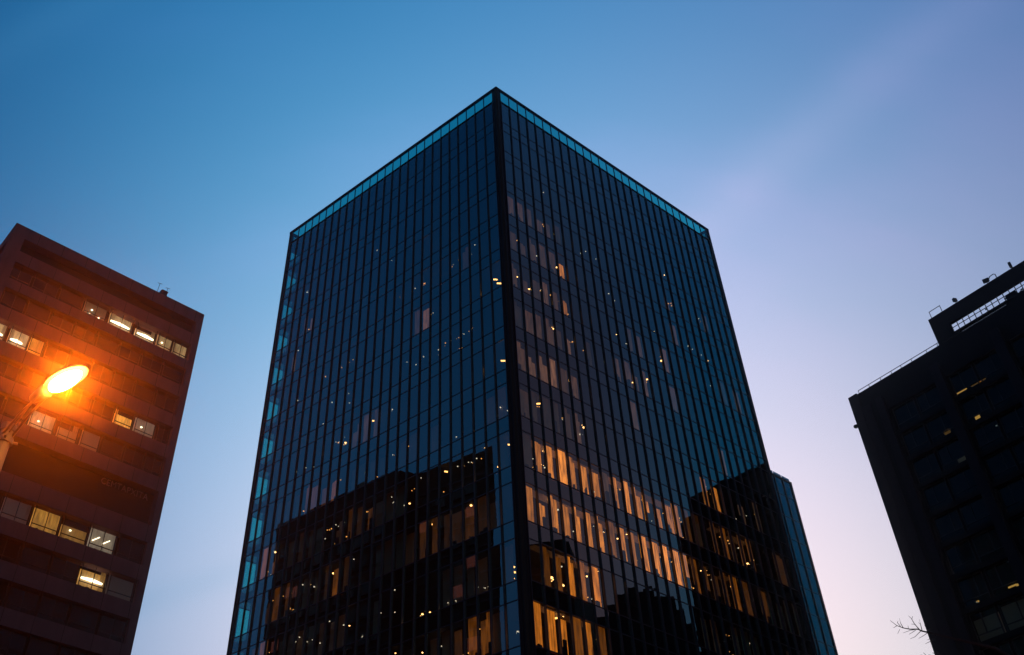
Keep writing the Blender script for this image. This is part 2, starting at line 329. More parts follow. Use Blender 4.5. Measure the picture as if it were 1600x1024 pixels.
LAMPS = [('R',4.07,61.97,0.27,0),('R',3.68,61.39,0.14,0),('R',6.89,61.04,0.16,0),('R',2.93,57.93,0.13,0),('R',4.06,57.01,0.21,0),('R',6.77,57.03,0.21,0),('R',2.14,53.24,0.15,0),
    ('R',2.87,54.16,0.15,0),('R',3.3,52.58,0.3,0),('R',4.17,54.22,0.13,0),('R',7.07,53.17,0.18,0),('R',1.63,61.83,0.08,0),('R',5.6,49.78,0.2,0),('R',2.14,44.81,0.19,0),
    ('R',3.26,44.83,0.14,0),('R',3.02,44.95,0.09,0),('R',6.85,45.31,0.14,0),('R',3.31,41.65,0.41,1),('R',3.02,40.53,0.09,2),('R',7.83,41.59,0.19,0),('R',3.69,37.81,0.22,0),
    ('R',4.2,38.18,0.22,0),('R',3.67,34.0,0.19,0),('R',4.16,34.27,0.17,0),('R',9.95,33.41,0.17,0),('R',10.32,33.73,0.15,0),('R',10.94,34.09,0.18,0),('R',3.3,28.49,0.32,0),
    ('R',3.46,28.41,0.16,0),('R',7.61,30.33,0.25,0),('R',6.91,29.84,0.16,0),('R',6.53,29.59,0.16,0),('R',4.31,28.3,0.2,0),('R',3.53,25.97,0.31,1),('R',4.08,26.25,0.19,0),
    ('R',22.21,37.81,0.15,0),('R',24.33,37.61,0.12,0),('R',24.52,36.29,0.24,0),('R',25.38,36.83,0.15,0),('R',18.53,33.8,0.14,0),('R',22.3,34.14,0.24,0),('R',19.01,34.05,0.14,0),
    ('R',25.72,33.96,0.14,0),('R',23.33,32.83,0.12,2),('R',21.15,30.89,0.09,2),('R',21.46,64.76,0.15,0),('R',18.54,64.11,0.12,0),('R',19.64,61.81,0.12,2),('R',20.34,61.9,0.12,2),
    ('R',18.49,53.0,0.19,0),('R',19.01,52.84,0.16,0),('R',13.47,49.22,0.13,0),('R',14.18,48.65,0.15,0),('R',16.14,49.91,0.18,0),('R',25.39,56.41,0.17,0),('R',23.68,55.85,0.11,2),
    ('R',24.19,47.75,0.16,0),('R',24.31,46.98,0.11,2),('R',18.25,56.07,0.17,0),('R',19.2,55.24,0.14,2),('R',21.94,55.99,0.11,2),('R',22.51,55.91,0.11,2),('R',13.1,53.1,0.13,0),
    ('R',13.4,51.91,0.1,2),('R',26.46,54.68,0.11,2),('R',23.99,52.59,0.11,2),('R',21.36,50.09,0.11,2),('R',22.49,50.07,0.11,2),('R',17.54,47.21,0.16,1),('R',17.44,47.03,0.1,2),
    ('R',12.16,56.72,0.14,2),('R',11.54,56.67,0.11,2),('R',12.77,56.27,0.11,2),('R',5.41,64.79,0.11,2),('R',9.24,59.72,0.11,2),('R',11.14,60.18,0.11,2),('R',9.94,60.37,0.11,2),
    ('R',25.3,63.58,0.12,0),('R',22.73,62.45,0.12,2),('R',11.48,47.53,0.1,2),('R',28.82,55.43,0.15,0),('R',27.27,47.26,0.11,2),('R',9.48,48.63,0.12,2),('R',10.44,48.53,0.13,2),
    ('R',8.46,36.8,0.13,2),('R',7.45,35.81,0.13,2),('R',1.89,36.22,0.13,2),('R',3.16,36.58,0.17,0),('R',2.9,35.94,0.13,2),('R',4.14,31.9,0.08,2),('R',6.67,40.18,0.14,2),
    ('R',28.66,38.99,0.1,2),('R',26.46,40.48,0.1,2),('R',24.89,40.26,0.1,2),('R',19.54,38.23,0.12,0),('R',23.4,39.45,0.1,2),('L',22.56,66.29,0.25,2),('L',23.39,66.64,0.19,2),
    ('L',24.74,63.08,0.25,0),('L',26.22,58.35,0.18,0),('L',17.2,57.82,0.23,2),('L',14.58,45.4,0.35,1),('L',17.86,44.79,0.21,0),('L',15.75,44.83,0.15,0),('L',25.15,37.7,0.2,0),
    ('L',18.04,33.59,0.28,0),('L',18.83,34.0,0.12,0),('L',23.88,33.37,0.24,0),('L',23.01,32.9,0.14,0),('L',17.36,29.57,0.13,2),('L',15.89,28.88,0.13,2),('L',15.95,29.05,0.13,0),
    ('L',20.65,33.31,0.14,2),('L',19.33,32.74,0.14,2),('L',8.14,33.93,0.3,1),('L',4.87,34.16,0.21,0),('L',10.54,36.47,0.18,0),('L',11.38,37.0,0.14,0),('L',10.46,36.02,0.14,2),
    ('L',9.13,27.87,0.21,0),('L',8.47,27.8,0.16,0),('L',5.76,27.88,0.12,0),('L',6.41,27.61,0.08,2),('L',5.77,27.55,0.08,2),('L',7.97,25.21,0.32,1),('L',1.66,28.35,0.27,1),
    ('L',1.61,28.68,0.16,1),('L',1.61,27.92,0.12,0),('L',1.58,37.52,0.43,1),('L',1.51,44.63,0.37,1),('L',9.3,55.18,0.37,0),('L',10.06,55.27,0.27,0),('L',9.37,59.59,0.28,0),
    ('L',7.75,57.82,0.16,2),('L',7.91,55.64,0.21,0),('L',7.02,55.04,0.1,2),('L',1.95,52.9,0.25,1),('L',1.59,52.27,0.3,1),('L',5.0,58.57,0.16,0),('L',5.19,58.02,0.13,2),
    ('L',3.41,57.22,0.1,2),('L',2.21,58.64,0.1,2),('L',1.16,58.13,0.1,2),('L',5.43,69.89,0.09,2),('L',9.68,62.16,0.11,2),('L',13.0,61.63,0.09,2),('L',15.74,58.59,0.11,2),
    ('L',24.5,64.69,0.19,2),('L',24.73,57.58,0.12,2),('L',23.68,58.76,0.15,2),('L',25.44,50.54,0.17,2),('L',25.69,50.52,0.14,2),('L',23.92,51.53,0.14,2),('L',19.27,49.11,0.13,2),
    ('L',17.28,49.07,0.11,2),('L',17.1,48.01,0.1,2),('L',12.09,45.02,0.12,2),('L',10.67,48.92,0.1,2),('L',9.68,48.16,0.1,2),('L',8.88,48.5,0.1,2),('L',7.34,48.38,0.12,2),
    ('L',7.27,47.84,0.1,2),('L',5.59,39.6,0.11,2),('L',1.57,40.23,0.11,2),('L',0.98,39.69,0.09,2),('L',24.09,43.71,0.16,2),('L',22.94,43.91,0.13,2),('L',20.8,43.45,0.1,2),
    ('L',21.76,43.79,0.1,2),('L',8.91,37.63,0.11,2),('L',7.09,37.68,0.18,1),('L',5.5,37.16,0.11,2),('L',3.51,38.1,0.13,0),('L',2.47,36.14,0.13,0),('L',1.01,35.24,0.1,2),
    ('L',2.13,35.22,0.08,2),('L',3.98,32.55,0.1,0),('L',3.84,32.08,0.1,0),('L',7.57,31.05,0.13,2),('L',5.52,31.11,0.17,2),('L',5.74,30.88,0.12,2),('L',3.9,31.92,0.08,0),
    ('L',3.39,27.64,0.1,2),('L',2.09,26.39,0.1,2),('L',1.07,24.26,0.15,2),('L',14.67,40.41,0.1,2),('L',17.06,36.61,0.09,2),('L',11.77,37.2,0.09,2),('L',11.55,36.7,0.09,2),
    ('L',13.33,34.3,0.14,0),('L',11.11,29.93,0.09,2),('L',10.39,30.88,0.13,2),('L',10.74,30.86,0.09,2),('L',15.85,34.37,0.14,0),('L',15.31,33.55,0.09,2),('L',20.49,33.48,0.09,0),
    ('L',18.61,36.32,0.1,2),('L',12.34,28.7,0.11,2),('L',11.04,28.35,0.08,2),('L',20.41,29.28,0.09,2),('L',19.9,29.0,0.09,2),('L',19.53,28.72,0.09,2),('L',19.0,28.71,0.09,2),
    ('L',20.78,29.06,0.09,2),('L',18.16,28.25,0.09,2),('L',13.99,27.55,0.08,2),('L',11.7,26.64,0.08,0),('L',7.74,25.96,0.12,0),('L',11.44,25.94,0.12,0),('L',9.08,25.35,0.16,0),
    ('L',6.94,24.99,0.08,2),]

lit_cells = {}
for f, i, k, lv in LIT: lit_cells[(f,i,k)] = lv
order = {(c[2],c[3],c[4]): c[0] for c in cells if c[1] == 'w'}
bl_n = 0; bl_rest = {}; clut = MB(); ceil = {}
for (f,i,k), lv in sorted(lit_cells.items(), key=lambda kv: -order.get(kv[0], 0)):
    F, W = FACES[f]; ss, bw = bays(f)
    d = rnd.uniform(.28, .7); sh = 1.1*d
    dark = (f == 'R' and i >= 15 and k <= -2) or (f == 'L' and k <= -1 and i < 24)
    tint = 'gold' if (dark or k <= -4) else ('warm' if lv >= .3 else 'pink')
    lv2 = lv*1.3 if lv >= .3 else lv*.75
    if dark: lv2 = lv*(.42 if f == 'L' else .55)
    lv2 *= rnd.uniform(.45, 1.35)
    parts_ = 1 if rnd.random() < .7 else 2          # a blind, or a curtain pair with a gap
    wd = bw*rnd.choice([.50,.56,.62,.66,.72,.80])
    s0 = min(ss[i] + sh + rnd.uniform(-.05,.12), W-.5-wd)
    z0 = ZB+k*DZ+.05+rnd.choice([0,0,0,0,0,0,.3]); z1 = ZB+k*DZ+VIS+rnd.choice([.4,.35,.35,.3,.2,.0,-.25,-.6])
    mat = lit_mat(round(lv2, 1) if lv2 > .3 else round(lv2*40)/40 or .025, tint)
    par = winobj.get((f,i,k)); own = bl_n < 100
    mb = MB() if own else bl_rest.setdefault(mat, MB())
    if parts_ == 1: F.box(mb, s0, s0+wd, -d-.02, -d, z0, z1)
    else:
        c = wd*rnd.uniform(.3,.6); F.box(mb, s0, s0+c, -d-.02, -d, z0, z1); F.box(mb, s0+c+.07, s0+wd, -d-.10, -d-.08, z0, z1-rnd.choice([0,.3,.6]))
    if own: mb.build('blind', mat, par or tower); bl_n += 1
    # the dimmer ceiling above, its lamplight put in as emission, and things standing on the sill against the light
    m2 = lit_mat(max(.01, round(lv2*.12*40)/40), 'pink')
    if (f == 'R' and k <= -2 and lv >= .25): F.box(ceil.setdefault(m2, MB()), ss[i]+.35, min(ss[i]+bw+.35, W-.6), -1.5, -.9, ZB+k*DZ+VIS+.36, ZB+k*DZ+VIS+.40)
    if rnd.random() < .55:
        for _ in range(rnd.choice([1,2,3])):
            x = s0+rnd.uniform(0, wd*.8)-d*.6; w_ = rnd.uniform(.06,.3); h_ = rnd.choice([rnd.uniform(.15,.5), rnd.uniform(.5,1.2)])
            F.box(clut, x, x+w_, -d*.6-.12, -d*.6, ZB+k*DZ+.04, ZB+k*DZ+.04+h_)
for f, imax, ks in (('L', 24, range(-7, 0)), ('R', 27, range(-7, -2))):    # added dim glowing panels that brown the dark panes
    F, W = FACES[f]; ss, bw = bays(f)
    for i in range(15 if f == 'R' else 0, imax):
        for k in ks:
            if (f,i,k) in lit_cells or rnd.random() < .40: continue
            mat = lit_mat(rnd.choice([.003,.005,.008,.012]), 'gold'); d = rnd.uniform(.5,.9); s0 = ss[i]+1.1*d
            F.box(bl_rest.setdefault(mat, MB()), s0, min(s0+bw*rnd.uniform(.5,.85), W-.5), -d-.02, -d, ZB+k*DZ+.05, ZB+k*DZ+VIS+rnd.uniform(-.3,.35))
for mat, mb in bl_rest.items(): mb.build('blind', mat, tower, kind='stuff')
for mat, mb in ceil.items(): mb.build('glow_ceiling', mat, tower, kind='stuff')
clut.build('desk_clutter', M['mullion'], tower, kind='stuff')
lp_n = 0; lp_rest = {}
LAMPS.sort(key=lambda a: -a[3])
for f, s, z, size, kd in LAMPS:
    F, W = FACES[f]
    if not .5 < s < W-.5: continue
    d = 1.1 if kd != 2 else .5  # the cool kind is an added glowing speckle, set closer to the glass
    own = lp_n < 100
    mat = M['lamp%d' % kd]
    mb = MB() if own else lp_rest.setdefault(kd, MB())
    r = max(size*.42, .045)
    if kd == 1:
        a = F.pt(s-size*.5, -d-size*.35, z-.03); b = F.pt(s+size*.5, -d+size*.35, z+.03)
        mb.tube([a, b], .055, 8)
    else:
        I3 = (Vector((1,0,0)),Vector((0,1,0)),Vector((0,0,1)))
        mb.ellipsoid(F.pt(s, -d, z), I3, (r*rnd.uniform(.7,1.1), r*rnd.uniform(.7,1.1), r*rnd.uniform(.45,.9)), 10, 6)
        if size > .17 or rnd.random() < .3:
            for _ in range(rnd.choice([1,2,2])):
                q = r*rnd.uniform(.25,.5); mb.ellipsoid(F.pt(s+rnd.gauss(0,r*1.6), -d, z+rnd.gauss(-r*.4,r*1.2)), I3, (q, q, q*.6), 8, 5)
    if own:
        mb.build('lamp_or_glint', mat, tower, smooth=True); lp_n += 1
I3 = (Vector((1,0,0)),Vector((0,1,0)),Vector((0,0,1)))
def glint(f, s, z, q, kd, d):
    F, W = FACES[f]
    if .7 < s < W-.7: lp_rest.setdefault(kd, MB()).ellipsoid(F.pt(s, -d, z), I3, (q, q*rnd.uniform(.6,1.6), q*rnd.uniform(.4,1.2)), 7, 4)
for (f,i,k), lv in lit_cells.items():            # small glowing dots added as glints in the lit rooms
    ss, bw = bays(f)
    if rnd.random() < .75:
        cs = ss[i]+bw*rnd.uniform(.5,1.6); cz = ZB+k*DZ+(2.35 if rnd.random() < .6 else rnd.uniform(.4,1.2))
        for _ in range(rnd.choice([1,2,3])): glint(f, cs+rnd.gauss(0,.3), cz+rnd.gauss(0,.10), rnd.uniform(.025,.06), rnd.choice([3,3,3,2]), rnd.uniform(.7,1.0))
for f, n_, k0, k1 in (('L', 26, -6, 0), ('R', 20, -6, 3), ('L', 14, 0, 5)):  # random clusters of glowing dots, added for sparkle
    W = FACES[f][1]
    for _ in range(n_):
        cs = rnd.uniform(1.5, W-4); cz = ZB+rnd.randint(k0, k1)*DZ+rnd.choice([2.3,2.35,.6,1.0]); sp_ = rnd.uniform(.15,.7)
        for _ in range(rnd.choice([2,3,4,6])): glint(f, cs+rnd.gauss(0,sp_), cz+rnd.gauss(0,.09), rnd.uniform(.018,.05), rnd.choice([3,3,3,2]), .9)
for kd, mb in lp_rest.items(): mb.build('lamp_or_glint', M['lamp%d' % kd], tower, smooth=True, kind='stuff')

# ---------------------------------------------------------------- lower glass block showing past the tower's right edge
A0 = Vector((55.66,134.49)); ub = Vector((3.58,2.605)).normalized(); W2 = 4.43
nb2 = Vector((ub.y,-ub.x)); nb2 = nb2 if nb2.y < 0 else -nb2
P0 = A0 - ub*20
blk = empty('blue_glass_building', (P0.x, P0.y, 0), 'narrow strip of plain blue glass building showing behind the right edge of the tallest tower', 'office building')
F = Face(P0, ub, nb2, (P0.x, P0.y)); WT = 20+W2; H2 = 85.0
bg = glass_mat('plain_blue_glass', (.01,.03,.05), (.01,.66,.95), .14)
nb_ = 12; bw = WT/nb_
bs = [WT - .25 - 2.05*j for j in range(11)]
for s in bs:
    mb = MB(); F.box(mb, s-.07, s+.07, -.05, .16, -EYE+.1, H2-.3); mb.build('mullion', M['mullion'], blk)
pan = MB()
for a, b in zip(bs[1:], bs):
    for k in range(22):
        z0 = H2-3.3-3.9*k
        if z0 < 0: continue
        F.quad(pan, a+.07, b-.07, 0, z0, z0+3.8, (rnd.gauss(0,.002), rnd.gauss(0,.002)))
    F.quad(pan, a+.07, b-.07, 0, H2-3.3+.1+3.75-1.2, H2-.3)
pan.build('window', bg, blk, kind='stuff')
mb = MB()
for k in range(22):
    z0 = H2-3.35-3.9*k
    if z0 > 0: F.box(mb, 0, WT-.25, -.05, .05, z0-.05, z0+.05)
mb.build('transom', M['mullion'], blk)
mb = MB(); F.box(mb, 0, WT, -20, -.3, -EYE+.1, H2-.3); mb.build('wall', M['inner'], blk)
mb = MB(); F.box(mb, -.1, WT+.02, -20.1, .12, H2-.3, H2); F.box(mb, WT-.2, WT, -.3, .12, -EYE+.1, H2-.3); mb.build('roof_edge', M['corner'], blk)

# ---------------------------------------------------------------- brown office building on the left
A = Vector((-49.0,83.93)); Bq = Vector((-28.78,100.25)); uB = (Bq-A).normalized(); WLB = (Bq-A).length
nF = Vector((uB.y,-uB.x)); sd = -nF
lb = empty('brown_office_building', (A.x, A.y, 0), 'reddish brown office building with deep ribbon windows and some yellow lit offices, on the left', 'office building')
FF = Face(A, uB, nF, (A.x, A.y)); FS = Face(A, sd, -uB, (A.x, A.y)); SW = 24.0
OPEN = [(84.2,82.2),(80.45,77.9),(76.5,73.9),(72.2,69.45),(67.7,65.1),(63.4,60.7),(58.95,54.65),(52.6,49.9),(48.2,45.65),(43.9,41.3),(39.6,37.0),(35.3,32.7),(31.0,28.4),(26.7,24.1),(22.4,19.8),(18.1,15.5)]
REC = .62
wall = MB()
FF.box(wall, 0.7, WLB-.7, -23.5, -REC-.9, -EYE, 85.0)                       # body behind the recesses
def bands(F, W, s0, s1):
    zt = 86.0
    for a, b in OPEN + [(12.0, None)]:
        lo = a if b is not None else -EYE
        F.box(wall, s0, W-s0 if s1 is None else s1, -REC-.9, 0, lo, zt)
        if b is not None: zt = b
    # end piers
    F.box(wall, 0 if F is FF else .01, s0, -REC-.9, 0.0, -EYE, 86.0)
    F.box(wall, (W-s0 if s1 is None else s1), W, -REC-.9, 0.0, -EYE, 86.0)
bands(FF, WLB, .93, WLB-.85)
bands(FS, SW, 1.53, SW-1.0)
FF.box(wall, .2, WLB-.2, -23.6, -.2, 85.0, 85.95)
jt = MB()
for j in range(1, 9):
    zt = 86.0
    for a, b in OPEN:
        FF.box(jt, 3.1*j-.025, 3.1*j+.025, -.2, .006, a+.01, zt-.01); zt = b
nb0 = len(wall.f); nv = len(wall.v)
wall.v += jt.v; wall.f += [tuple(i+nv for i in q) for q in jt.f]
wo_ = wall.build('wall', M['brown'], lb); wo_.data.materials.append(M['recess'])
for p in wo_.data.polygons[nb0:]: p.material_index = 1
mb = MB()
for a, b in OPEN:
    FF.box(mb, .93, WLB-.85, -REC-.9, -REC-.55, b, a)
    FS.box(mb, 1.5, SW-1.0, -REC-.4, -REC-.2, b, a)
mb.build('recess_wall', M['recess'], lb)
R_ = 25.15
def std(n0=0, pitch=3.2, end=R_, n=8): return [(max(.95, end-pitch*(j+1)+.14), end-pitch*j) for j in range(n) if end-pitch*j-1 > .95]
WIN = {1: [(20.75,22.95),(23.0,25.1),(17.75,20.6),(14.2,17.35),(10.85,13.9),(7.6,10.7),(4.3,7.4),(1.0,4.1)],
       2: std(pitch=2.95), 3: [(3.9,6.25),(6.3,8.05),(1.0,3.6)] + [(8.2+2.82*j, 10.9+2.82*j) for j in range(6)],
       4: [(23.5,25.1),(20.62,23.35),(18.05,20.45),(15.2,17.9),(12.3,15.05),(9.4,12.15),(6.5,9.25),(3.6,6.35),(1.0,3.45)],
       5: [(17.5,20.1),(20.2,22.7),(22.8,25.1),(15.0,17.35),(12.3,14.75),(9.05,11.95),(6.1,8.9),(3.2,5.95),(1.0,3.1)],
       7: std(), 8: std(), 9: std(), 10: std(), 11: std(), 12: std(), 13: std()}
# lit rooms: (opening, window, brightness, tint, fraction of height lit from the sill, tubes)
LITL = {(1,0):(.33,'cream',1,1), (1,1):(.33,'cream',1,0), (1,2):(.36,'cream',.75,2), (1,3):(.42,'cream',.95,2), (1,4):(.05,'cream',1,3),
        (3,0):(.45,'cream',1,2), (3,1):(.55,'amber',1,0), (3,2):(.45,'cream',1,2),
        (4,1):(.12,'white',1,1), (4,2):(.85,'amber',.75,0),
        (5,5):(.33,'cream',1,1), (5,4):(.10,'cream',.7,0), (5,3):(.03,'white',1,0),
        (7,1):(.16,'white',1,4), (7,2):(.22,'amber',.7,1), (7,3):(.36,'amber',1,0), (7,4):(.035,'grey',1,0),
        (8,1):(.42,'amber',.85,2), (8,0):(.02,'grey',1,0)}
for oi, wins in WIN.items():
    zt, zb = OPEN[oi]
    for wi, (s0, s1) in enumerate(wins):
        s0 += .06; s1 -= .06
        if s1-s0 < .5: continue
        w = MB(); FF.quad(w, s0+.05, s1-.05, -REC+.13, zb+.06, zt-.03, (rnd.gauss(0,.002), rnd.gauss(0,.003)))
        wo = w.build('window', M['oglass'], lb)
        fr = MB()
        FF.box(fr, s0, s0+.06, -REC+.05, -REC+.18, zb+.01, zt); FF.box(fr, s1-.06, s1, -REC+.05, -REC+.18, zb+.01, zt)
        FF.box(fr, s0+.06, s1-.06, -REC+.05, -REC+.18, zb+.01, zb+.08)
        FF.box(fr, s0+.06, s1-.06, -REC+.06, -REC+.17, zb+.66, zb+.72)
        if (oi*5+wi) % 3 != 1: m_ = (s0+s1)/2; FF.box(fr, m_-.03, m_+.03, -REC+.07, -REC+.16, zb+.08, zt)
        fr.build('window_frame', M['frame'], wo)
        li = LITL.get((oi,wi))
        if li:
            lv, tint, frac, tb = li
            bm = MB(); FF.box(bm, s0+.04, s1-.04, -REC-.5, -REC-.45, zb+.05, zb+.05+(zt-zb)*frac)
            bm.build('blind', lit_mat(lv, tint), wo)
            tl = MB()
            cz = zb + 1.55
            if tb in (1, 3): tl.ellipsoid(FF.pt(s0+(s1-s0)*.35, -REC-.2, cz-.1), (Vector((1,0,0)),Vector((0,1,0)),Vector((0,0,1))), (.13,.13,.08), 10, 6)
            if tb == 2:
                q0, q1 = s0+(s1-s0)*rnd.uniform(.05,.2), s0+(s1-s0)*rnd.uniform(.72,.95)
                tl.tube([FF.pt(q0, -REC-.25, cz-.3), FF.pt((q0+q1)/2, -REC-.25, cz-.24), FF.pt(q1, -REC-.25, cz-.3)], [.10,.19,.10], 8)
            if tb == 3:
                for q in range(5): tl.ellipsoid(FF.pt(s0+(s1-s0)*rnd.uniform(.05,.95), -REC-.1, zb+rnd.uniform(.3,1.0)), (Vector((1,0,0)),Vector((0,1,0)),Vector((0,0,1))), (.12,.12,.05), 8, 5)
            if tb == 4:
                for q in (.22, .62): tl.tube([FF.pt(s0+(s1-s0)*q-.2, -REC-.38, cz-.25), FF.pt(s0+(s1-s0)*q+.42, -REC-.05, cz+.2)], .05, 8)
            if tb: tl.build('lamp_or_glint', M['tube'], wo, smooth=True)
            if lv > .1 and tb != 3:          # desks, plants and boxes standing against the light
                ds = MB(); x = s0+.1
                while x < s1-.3:
                    w_ = rnd.uniform(.15,.55); h_ = rnd.uniform(.08,.42)
                    FF.box(ds, x, min(x+w_, s1-.1), -REC-.36, -REC-.15, zb+.06, zb+.06+h_); x += w_+rnd.uniform(.1,.7)
                ds.build('desk_clutter', M['frame'], wo)
            if tb in (0, 1, 2) and rnd.random() < .7:   # a drawn-back curtain at one side
                cu_ = MB(); q = rnd.uniform(.3,.7); a_ = s0+.06 if rnd.random() < .5 else s1-.06-q
                for z_ in range(5): FF.box(cu_, a_+q*z_/5, a_+q*(z_+.8)/5, -REC-.40-.03*(z_ % 2), -REC-.37-.03*(z_ % 2), zb+.08, zt+.2)
                cu_.build('curtain', lit_mat(max(.02, round(lv*.35, 2)), tint), wo)
        elif rnd.random() < .35:
            bm = MB(); FF.box(bm, s0+.04, s1-.04, -REC-.1, -REC-.08, zb+.3+rnd.uniform(0,1.0), zt)
            bm.build('blind', M['blackpier'], wo)
# sign letters on the tall recess
cu = bpy.data.curves.new('sign_lettering', 'FONT'); cu.body = 'CEMTAPXITA'; cu.size = 1.02; cu.extrude = .04; cu.space_character = 1.12
to = bpy.data.objects.new('sign_tmp', cu); COL.objects.link(to)
dg = bpy.context.evaluated_depsgraph_get(); me = bpy.data.meshes.new_from_object(to.evaluated_get(dg))
bpy.data.objects.remove(to)
xs = [v.co.x for v in me.vertices]; k_ = 5.75/(max(xs)-min(xs)); x0 = min(xs)
for v in me.vertices:
    q = FF.pt(18.7+(v.co.x-x0)*k_, -REC-.5+v.co.z, 58.0+v.co.y*1.05); v.co = q
me.materials.clear(); me.materials.append(M['letter'])
so = bpy.data.objects.new('sign_lettering', me); COL.objects.link(so); so.parent = lb
# little plant on its roof edge
q = FF.pt(19.95, -.5, 86.0); q = (q[0]+A.x, q[1]+A.y, q[2])
ru = empty('rooftop_unit', q, 'small dark box with thin aerials on the roof edge of the brown building', 'rooftop unit')
mb = MB(); f0 = Face((0,0), uB, nF); mb2 = MB()
f0.box(mb, -.45, .45, -.35, .35, -EYE, .75-EYE); f0.box(mb, -.3, .55, -.3, .3, .75-EYE, .95-EYE); mb.build('housing', M['steel'], ru)
for dx, h in ((-.85,1.9),(.35,1.75)):
    a = MB(); a.tube([f0.pt(dx,0,-EYE), f0.pt(dx+.12,0,h-EYE)], .03, 6); a.tube([f0.pt(dx-.2,0,h-.05-EYE), f0.pt(dx+.45,0,h+.1-EYE)], .03, 6); a.build('aerial', M['steel'], ru)

# ---------------------------------------------------------------- dark office building on the right
RA = Vector((53.82,101.0)); uR2 = Vector((.5373,-.8434)); nR2 = Vector((-.8434,-.5373))
rb = empty('dark_office_building', (RA.x, RA.y, 0), 'nearly black office building with heavy piers, roof railing and open roof screen', 'office building')
RF = Face(RA, uR2, nR2, (RA.x, RA.y)); RH = 75.0; SEND = 27.0; SFAR = 44.0
ROWT = [70.9-3.67*j for j in range(19)]; ROWT = [z for z in ROWT if z > 6]
BAY = [(4.45, 10.75, 4.2)] + [(4.45+7.75*j, 10.75+7.75*j, 0) for j in range(1, 5)]
wall = MB()
RF.box(wall, .35, SFAR-.3, -24, -1.1, -EYE, 68.9)
RF.box(wall, .35, SEND-.3, -24, -1.1, 68.9, RH-.6)
zt = RH
for z in ROWT + [None]:
    RF.box(wall, 0, SEND if zt > 71 else SFAR, -1.1, -.15, (z if z is not None else -EYE), (zt if zt < RH else RH))
    if z is not None:
        # solid stretches between the window bays
        for a, b in zip([0]+[e for _, e, _ in BAY], [s for s, _, _ in BAY]+[SFAR]):
            RF.box(wall, a, b, -1.1, -.15, z-3.1, z) if z < 69.5 or b < SEND else RF.box(wall, a, min(b, SEND), -1.1, -.15, z-3.1, z)
        zt = z-3.1
RF.box(wall, 0, SEND, -24, -1.1, RH-.6, RH-.02)
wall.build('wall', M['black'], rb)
for s, w, d in ((0,1.25,.0),(1.25,1.2,-.08),(3.3,.9,.12),(10.95,1.1,.18),(18.7,1.1,.18),(26.0,.95,.18)):
    mb = MB(); RF.box(mb, s, s+w, -.16, d+.12, -EYE, RH-2.2 if s > 1 else RH); mb.build('pier', M['blackpier'], rb)
rest_g = MB(); rest_f = MB()
LITR = {(0,1,1):(.0,3), (2,0,0):(.0,0)}
for bi, (b0, b1, _) in enumerate(BAY):
    for ri, z in enumerate(ROWT):
        mid = (b0+b1)/2
        for wi, (s0, s1) in enumerate(((b0+.1, mid-.16), (mid+.16, b1-.1))):
            own = bi < 2 and 1 <= ri <= 12
            g_ = MB() if own else rest_g; f_ = MB() if own else rest_f
            zb = z-3.1
            RF.quad(g_, s0+.05, s1-.05, -.62, zb+.05, z-.05, (rnd.gauss(0,.006), rnd.gauss(0,.006)))
            for a, b in ((s0, s0+.08), (s1-.08, s1)): RF.box(f_, a, b, -.7, -.52, zb, z)
            RF.box(f_, s0+.08, s1-.08, -.7, -.52, zb, zb+.08); RF.box(f_, s0+.08, s1-.08, -.7, -.52, z-.08, z)
            RF.box(f_, s0+.08, s1-.08, -.68, -.54, zb+.78, zb+.86)
            m_ = s0+(s1-s0)*(.42 if (bi+ri+wi) % 2 else .66)
            RF.box(f_, m_-.04, m_+.04, -.68, -.54, zb+.86, z-.08)
            if own:
                go = g_.build('window', M['bglass'], rb); f_.build('window_frame', M['frame'], go)
rest_g.build('window', M['bglass'], rb, kind='stuff'); rest_f.build('window_frame', M['frame'], rb, kind='stuff')
# the few rooms with a light on: (s, height, length, thickness, brightness index)
rl = [lamp_mat('amber_strip', (1,.42,.08), .75), lamp_mat('dim_amber_strip', (1,.40,.08), .12), lamp_mat('dim_white_strip', (.9,.9,.8), .13)]
RLAMPS = [(12.5,68.69,2.01,0.17,0),(14.98,68.6,1.82,0.11,1),(9.56,65.02,0.73,0.52,1),(11.9,65.16,0.71,0.23,1),(13.34,64.76,0.56,0.45,0),(14.9,62.86,0.54,0.17,2),(19.35,66.23,0.53,0.17,2),(7.66,68.22,0.3,0.24,2),(7.31,49.55,0.81,0.16,0),(7.24,49.22,0.68,0.11,1),(6.14,49.46,0.82,0.11,1),(5.73,46.24,0.34,0.21,2),(5.82,46.27,0.27,0.16,0),(7.72,45.96,0.59,0.26,0),(9.75,46.39,0.9,0.15,0),(10.63,46.32,1.02,0.2,0),(10.68,45.96,0.64,0.15,0),(10.17,52.91,0.54,0.16,2),(11.31,52.83,0.4,0.16,2),(12.37,52.93,0.39,0.16,2),(13.46,52.8,0.65,0.16,0),(6.21,52.88,0.56,0.11,2),(9.56,49.68,0.53,0.11,1),(11.34,49.64,0.52,0.1,1)]

for s, z, ln, th, mi in RLAMPS:
    if mi == 2: th *= .6; ln *= .6
    mb = MB(); RF.box(mb, s-ln/2, s+ln/2, -.98, -.9, z-th/2, z+th/2); mb.build('lamp_or_glint', rl[mi], rb)
for s0, s1, z0, z1, lv in ((4.6,7.4,42.1,44.6,.005),(7.8,10.5,42.1,44.9,.005),(12.4,14.8,42.3,44.6,.004),(9.4,10.3,60.4,61.5,.022)):
    mb = MB(); RF.box(mb, s0, s1, -1.05, -1.0, z0, z1); mb.build('blind', lit_mat(lv*1.4, 'cream'), rb)
